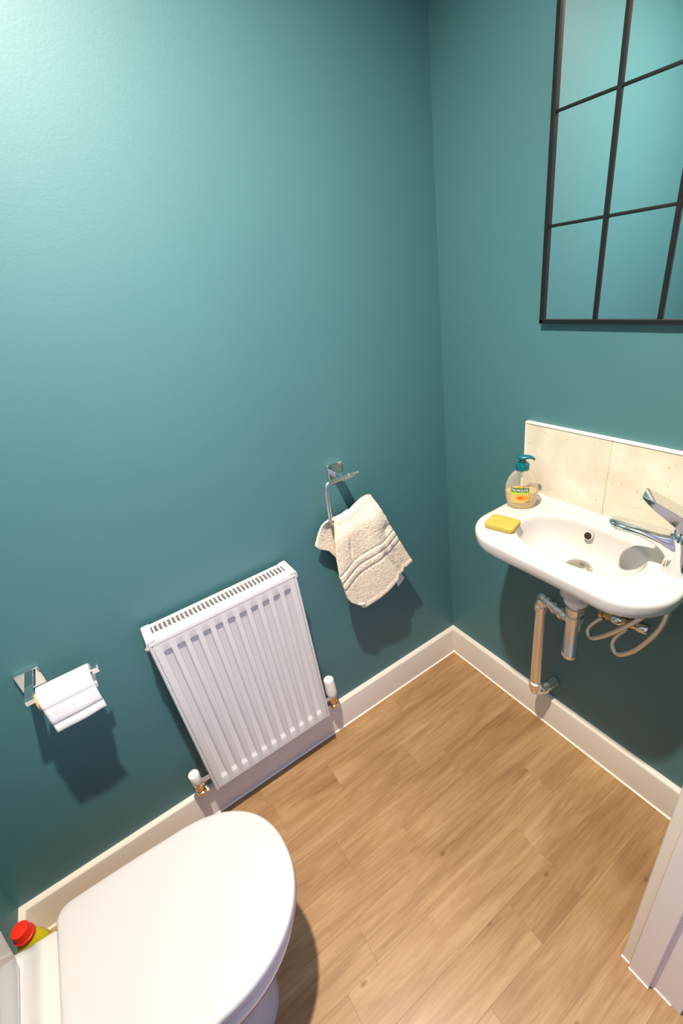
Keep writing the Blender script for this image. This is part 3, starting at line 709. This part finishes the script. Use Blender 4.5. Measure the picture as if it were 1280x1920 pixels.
for f, z, wv, h in ((-0.0145, 0.134, 0.004, 0.004), (-0.012, 0.1335, 0.0095, 0.009), (-0.004, 0.1325, 0.0120, 0.013), (0.005, 0.1325, 0.0115, 0.013), (0.012, 0.1340, 0.0085, 0.010), (0.019, 0.1345, 0.0060, 0.008), (0.025, 0.1325, 0.0045, 0.007), (0.029, 0.1295, 0.0038, 0.006)):
    rings.append([Vector((dx, dy, dz + z + 0.007)) + nd * f + nv * (wv * math.cos(2 * PI * k / 16)) + Vector((0, 0, h / 2 * math.sin(2 * PI * k / 16))) for k in range(16)])
hd.quadring(rings, True, True)
hd.lathe([(0.0075, 0.0), (0.0085, 0.006), (0.0095, 0.010)], (dx, dy, dz + 0.128), n=20)
hd.build('pump_head', M_TEALPL, parent=ds, angle=50)
# label pieces lie on the curved front of the bottle
def on_bottle(u, h, off):
    """u: metres along the front, h: height"""
    a, b = interp(BP, h); t = max(-0.98, min(0.98, u / (a + 1e-6)))
    return Vector((dx, dy, dz + h)) + tan * u + nrm * (b * math.sqrt(1 - t * t) + off)
def patch(name, u0, u1, h0, h1, off, m, shape=None, nu=16, nv=8):
    def fn(a, b_):
        u = u0 + (u1 - u0) * a; h = h0 + (h1 - h0) * b_
        if shape == 'oval':
            uu = a * 2 - 1; vv = b_ * 2 - 1
            k = math.sqrt(max(0, 1 - vv * vv)); u = (u0 + u1) / 2 + (u1 - u0) / 2 * uu * k
        if shape == 'arch':
            k = math.sqrt(max(0, 1 - b_ * b_)); u = (u0 + u1) / 2 + (u1 - u0) / 2 * (a * 2 - 1) * k
        return on_bottle(u, h, off)
    return MB().grid(fn, nu, nv).build(name, m, parent=ds, angle=180)
def patch_(n_, u0, u1, h0, h1, *a, **k): return patch(n_, u0 * KB, u1 * KB, h0 * KB, h1 * KB, *a, **k)
lab = patch_('label_panel', -0.0225, 0.0165, 0.018, 0.050, 0.0003, M_LABY, nu=20, nv=12)
patch_('label_band', -0.0235, 0.0165, 0.0475, 0.0585, 0.0005, M_LABG, nu=20)
patch_('label_stripe', -0.0235, 0.0165, 0.0435, 0.0475, 0.0006, M_LABL, nu=20)
patch_('label_sun', -0.0090, 0.0010, 0.0585, 0.0660, 0.0005, M_LABO, shape='arch', nu=10)
patch_('label_fruit', -0.0120, 0.0150, 0.0270, 0.0400, 0.0007, M_LABO, shape='oval', nu=16, nv=10)
patch_('label_fruit', -0.0085, 0.0040, 0.0295, 0.0365, 0.0010, mat('label_honey', lin(236, 96, 30), rough=0.4, var=0.3, vscale=200), shape='oval', nu=12, nv=8)
patch_('label_print', 0.0090, 0.0190, 0.0215, 0.0230, 0.0009, M_LABG, nu=8, nv=2)
def text_on_bottle(body, u_mid, h_mid, width, height):
    cu = bpy.data.curves.new('txt', 'FONT'); cu.body = body; cu.align_x = 'CENTER'; cu.align_y = 'CENTER'; cu.size = 1.0; cu.resolution_u = 3
    to = bpy.data.objects.new('txt', cu); COL.objects.link(to)
    dg = bpy.context.evaluated_depsgraph_get(); dg.update()
    me = bpy.data.meshes.new_from_object(to.evaluated_get(dg))
    bpy.data.objects.remove(to); bpy.data.curves.remove(cu)
    bm = bmesh.new(); bm.from_mesh(me); bpy.data.meshes.remove(me)
    xs_ = [v.co.x for v in bm.verts]; ys_ = [v.co.y for v in bm.verts]
    sx = width / (max(xs_) - min(xs_)); sy = height / (max(ys_) - min(ys_)); mx_ = (max(xs_) + min(xs_)) / 2; my_ = (max(ys_) + min(ys_)) / 2
    k = MB()
    for v in bm.verts: k.v.append(tuple(on_bottle(u_mid + (v.co.x - mx_) * sx, h_mid + (v.co.y - my_) * sy, 0.0010)))
    bm.verts.index_update()
    for f in bm.faces: k.f.append(tuple(v.index for v in f.verts))
    bm.free()
    return k.build('label_lettering', M_LABW, parent=ds, smooth=False)
text_on_bottle('PALMOLIVE', -0.0035 * KB, 0.0527 * KB, 0.036 * KB, 0.0068 * KB)

# ------------------------------------------------------------------ soap bar
sb = MB(); rings = []
sc = Vector((-0.1955, -0.3945, 0)); su = Vector((0.02, -0.074, 0)).normalized(); sv = Vector((su.y, -su.x, 0))
for z, e in ((0.8500, -0.0035), (0.8510, -0.001), (0.8535, 0), (0.8610, 0), (0.8640, -0.0012), (0.8652, -0.004), (0.8645, -0.012)):
    r = []
    for k in range(48):
        a = 2 * PI * k / 48; c_, s_ = math.cos(a), math.sin(a)
        x = (0.0370 + e) * math.copysign(abs(c_) ** 0.28, c_); y = (0.0275 + e) * math.copysign(abs(s_) ** 0.28, s_)
        r.append(sc + su * x + sv * y + Vector((0, 0, z)))
    rings.append(r)
sb.quadring(rings, True, True)
tag(sb.build('soap_bar', M_SOAP, angle=45), 'worn yellow soap bar lying on the basin rim', 'soap')

# ------------------------------------------------------------------ mirror
mr = thing('mirror', (-0.01, -0.59, 1.29), 'black framed window-style mirror with grid bars on the teal wall', 'mirror')
MY0, MP, MZ0, MQ, NC, NR = -0.3380, 0.1250, 1.2945, 0.1875, 4, 5
MY1 = MY0 - MP * NC; MZ1 = MZ0 + MQ * NR
FW = 0.0062
def bar(y0, y1, z0, z1, x0=-0.0145, name='frame_bar'):
    MB().box((x0, y0, z0), (-0.001, y1, z1)).build(name, M_BLACK, parent=mr, bevel=0.0012)
bar(MY0 + 0.0035, MY0 - 0.0065, MZ0 - 0.002, MZ1 + 0.008); bar(MY1 + 0.0065, MY1 - 0.0035, MZ0 - 0.002, MZ1 + 0.010)
bar(MY0 + 0.0035, MY1 - 0.0035, MZ0 - 0.003, MZ0 + 0.006); bar(MY0 + 0.0035, MY1 - 0.0035, MZ1 - 0.002, MZ1 + 0.008)
for k in range(1, NC): bar(MY0 - MP * k + 0.0042, MY0 - MP * k - 0.0042, MZ0, MZ1, -0.0125, 'glazing_bar')
for k in range(1, NR): bar(MY0 - 0.004, MY1 + 0.004, MZ0 + MQ * k - 0.0026, MZ0 + MQ * k + 0.0026, -0.0115, 'glazing_bar')
for i in range(NC):
    for j in range(NR):
        MB().box((-0.0085, MY0 - MP * (i + 1) + 0.003, MZ0 + MQ * j + 0.003), (-0.003, MY0 - MP * i - 0.003, MZ0 + MQ * (j + 1) - 0.003)).build('pane', M_MIRROR, parent=mr, smooth=False)

# ------------------------------------------------------------------ toilet
TYC = -0.465
tl = thing('toilet', (-1.2, TYC, 0), 'white close-coupled toilet with the lid closed', 'toilet')
def dshape(x0, x1, hw_b, hw_f, rb, n=20, front=0.185, pw=2.25):
    """outline: back edge at x0 with corner radius rb, D-shaped front ending at x1"""
    half = []
    xs0 = x1 - front
    for k in range(9):
        a = PI - (PI / 2) * k / 8
        half.append((x0 + rb + rb * math.cos(a), hw_b - rb + rb * math.sin(a)))
    for k in range(1, 10):
        t = k / 10; half.append((x0 + rb + (xs0 - x0 - rb) * t, hw_b + (hw_f - hw_b) * t * t))
    for k in range(n + 1):
        a = PI / 2 * (1 - k / n); c_, s_ = math.cos(a), math.sin(a)
        half.append((xs0 + front * max(0, c_) ** (2 / pw), hw_f * max(0, s_) ** (2 / pw)))
    return half
def full(half): 
    return [(x, TYC + y) for x, y in half[:-1]] + [(half[-1][0], TYC)] + [(x, TYC - y) for x, y in reversed(half[:-1])]
def inset(poly, d):
    n = len(poly); out = []
    for i in range(n):
        p, q, r = Vector(poly[i - 1]), Vector(poly[i]), Vector(poly[(i + 1) % n])
        t = (r - p)
        if t.length < 1e-9: out.append(tuple(q)); continue
        t.normalize(); nn = Vector((-t.y, t.x))
        out.append(tuple(q - nn * d))
    return out
cx0 = -1.2
def scale_in(poly, d):
    c_ = Vector((cx0, TYC)); a = inset(poly, d); b_ = inset(poly, -d)
    da = sum((Vector(p) - c_).length for p in a); db = sum((Vector(p) - c_).length for p in b_)
    return a if da < db else b_
LO = full(dshape(-1.383, -0.9450, 0.1780, 0.1715, 0.028, front=0.205, pw=2.2))
def slab(poly, levels): return [[(x, y, z) for x, y in scale_in(poly, e)] if e else [(x, y, z) for x, y in poly] for e, z in levels]
MB().quadring(slab(LO, [(0.006, 0.4035), (0.002, 0.4045), (0.0, 0.4075), (0.0, 0.422), (0.0008, 0.4262), (0.003, 0.4288), (0.008, 0.4302), (0.020, 0.4310)]), True, True).build('lid', M_SEAT, parent=tl, angle=35)
SO = full(dshape(-1.375, -0.9490, 0.1740, 0.1700, 0.03, front=0.205, pw=2.2))
MB().quadring(slab(SO, [(0.006, 0.3865), (0.001, 0.388), (0.0, 0.391), (0.0, 0.3990), (0.002, 0.4015), (0.008, 0.4022)]), True, True).build('seat', M_SEAT, parent=tl, angle=35)
# hinge blocks
for s_ in (-1, 1): MB().lathe([(0.010, -0.02), (0.011, -0.018), (0.011, 0.018), (0.010, 0.02)], (-1.381, TYC + s_ * 0.075, 0.3975), (0, 1, 0), 18).build('hinge', M_SEAT, parent=tl)
# pan: loft of D-shapes from floor to rim
rings = []
for x0, x1, hb, hf, z, fr, pw, e in ((-1.50, -1.075, 0.105, 0.105, 0.0, 0.12, 2.2, 0), (-1.50, -1.075, 0.104, 0.104, 0.03, 0.12, 2.2, 0), (-1.51, -1.085, 0.100, 0.099, 0.10, 0.12, 2.2, 0), (-1.53, -1.080, 0.105, 0.103, 0.17, 0.13, 2.2, 0), (-1.555, -1.050, 0.118, 0.118, 0.22, 0.15, 2.2, 0), (-1.565, -1.010, 0.138, 0.140, 0.27, 0.17, 2.2, 0),
                         (-1.572, -0.978, 0.150, 0.158, 0.32, 0.19, 2.2, 0), (-1.575, -0.962, 0.165, 0.167, 0.355, 0.20, 2.2, 0), (-1.575, -0.957, 0.165, 0.169, 0.375, 0.20, 2.2, 0), (-1.575, -0.958, 0.1645, 0.168, 0.382, 0.20, 2.2, 0), (-1.572, -0.962, 0.162, 0.164, 0.3862, 0.20, 2.2, 0)):
    rings.append([(x, y, z) for x, y in full(dshape(x0, x1, hb, hf, 0.03, front=fr, pw=pw))])
MB().quadring(rings, True, True).build('pan', M_CERAMIC, parent=tl, angle=50)
# deck that carries the cistern: a step up behind the seat
rings = []
for x1, hw, z in ((-1.386, 0.167, 0.375), (-1.386, 0.167, 0.386), (-1.388, 0.166, 0.390), (-1.416, 0.166, 0.3925), (-1.4215, 0.165, 0.3945), (-1.4255, 0.162, 0.399), (-1.430, 0.156, 0.410), (-1.4385, 0.146, 0.428), (-1.443, 0.138, 0.432)):
    r = 0.02; P = []
    for k in range(7):
        a = PI / 2 * k / 6; P.append((x1 - r + r * math.cos(PI / 2 - a) if False else x1 - r + r * math.sin(PI / 2 * k / 6), TYC + hw - r + r * math.cos(PI / 2 * k / 6)))
    P2 = [(x, 2 * TYC - y) for x, y in reversed(P)]
    rings.append([(-1.578, TYC + hw, z)] and [(x, y, z) for x, y in [(-1.578, TYC + hw)] + P + P2 + [(-1.578, TYC - hw)]])
MB().quadring(rings, True, True).build('deck', M_CERAMIC, parent=tl, angle=50)
# cistern
rings = []
for x1, hw, z in ((-1.450, 0.116, 0.426), (-1.445, 0.122, 0.430), (-1.442, 0.126, 0.437), (-1.439, 0.132, 0.460), (-1.436, 0.140, 0.50), (-1.433, 0.149, 0.54), (-1.428, 0.160, 0.64), (-1.424, 0.168, 0.72), (-1.424, 0.170, 0.745)):
    r = 0.016; P = []
    for k in range(9):
        a = PI / 2 * k / 8; bow = 0.0
        P.append((x1 - r + r * math.sin(a), TYC + hw - r + r * math.cos(a)))
    for k in range(1, 6):
        t = k / 6; P.append((x1 + 0.002 * math.sin(PI * t), TYC + (hw - r) * (1 - 2 * t)))
    for k in range(9):
        a = PI / 2 * (1 - k / 8); P.append((x1 - r + r * math.sin(a), TYC - hw + r - r * math.cos(a)))
    rings.append([(x, y, z) for x, y in [(-1.581, TYC + hw)] + P + [(-1.581, TYC - hw)]])
ci = MB().quadring(rings, True, True).build('cistern', M_CERAMIC, parent=tl, angle=50)
rings = []
for x1, hw, z in ((-1.418, 0.172, 0.745), (-1.414, 0.176, 0.749), (-1.413, 0.177, 0.765), (-1.418, 0.173, 0.775), (-1.43, 0.165, 0.778)):
    r = 0.035; P = []
    for k in range(9):
        a = PI / 2 * k / 8; P.append((x1 - r + r * math.sin(a), TYC + hw - r + r * math.cos(a)))
    P2 = [(x, 2 * TYC - y) for x, y in reversed(P)]
    rings.append([(x, y, z) for x, y in [(-1.581, TYC + hw)] + P + P2 + [(-1.581, TYC - hw)]])
MB().quadring(rings, True, True).build('cistern_lid', M_CERAMIC, parent=tl, angle=50)
MB().lathe([(0.024, 0), (0.024, 0.004), (0.021, 0.006), (0.0, 0.006)], (-1.50, TYC, 0.778), n=28, cap=False).build('flush_button', M_CHROME, parent=tl)

# ------------------------------------------------------------------ cleaner bottle behind the toilet
bx, by = -1.5255, -0.149
bt = thing('cleaner_bottle', (bx, by, 0), 'yellow cleaner bottle with red screw cap beside the toilet', 'bottle')
rings = []
for h, a, b_ in ((0, 0.033, 0.024), (0.003, 0.036, 0.027), (0.02, 0.038, 0.029), (0.09, 0.038, 0.029), (0.13, 0.0375, 0.0285), (0.158, 0.036, 0.0275), (0.166, 0.0325, 0.026), (0.172, 0.0335, 0.0265), (0.185, 0.031, 0.0255), (0.205, 0.024, 0.022), (0.218, 0.018, 0.018), (0.226, 0.0165, 0.0165)):
    rings.append([(bx + a * math.cos(2 * PI * k / 32), by + b_ * math.sin(2 * PI * k / 32), h) for k in range(32)])
MB().quadring(rings, True, True).build('bottle_body', M_YEL, parent=bt, angle=50)
MB().lathe([(0.0208, 0.0), (0.0218, 0.002), (0.0218, 0.009), (0.0200, 0.010), (0.0190, 0.012), (0.0186, 0.030), (0.0176, 0.0325), (0.0140, 0.0335)], (bx, by, 0.218), n=32).build('cap', M_RED, parent=bt, angle=40)
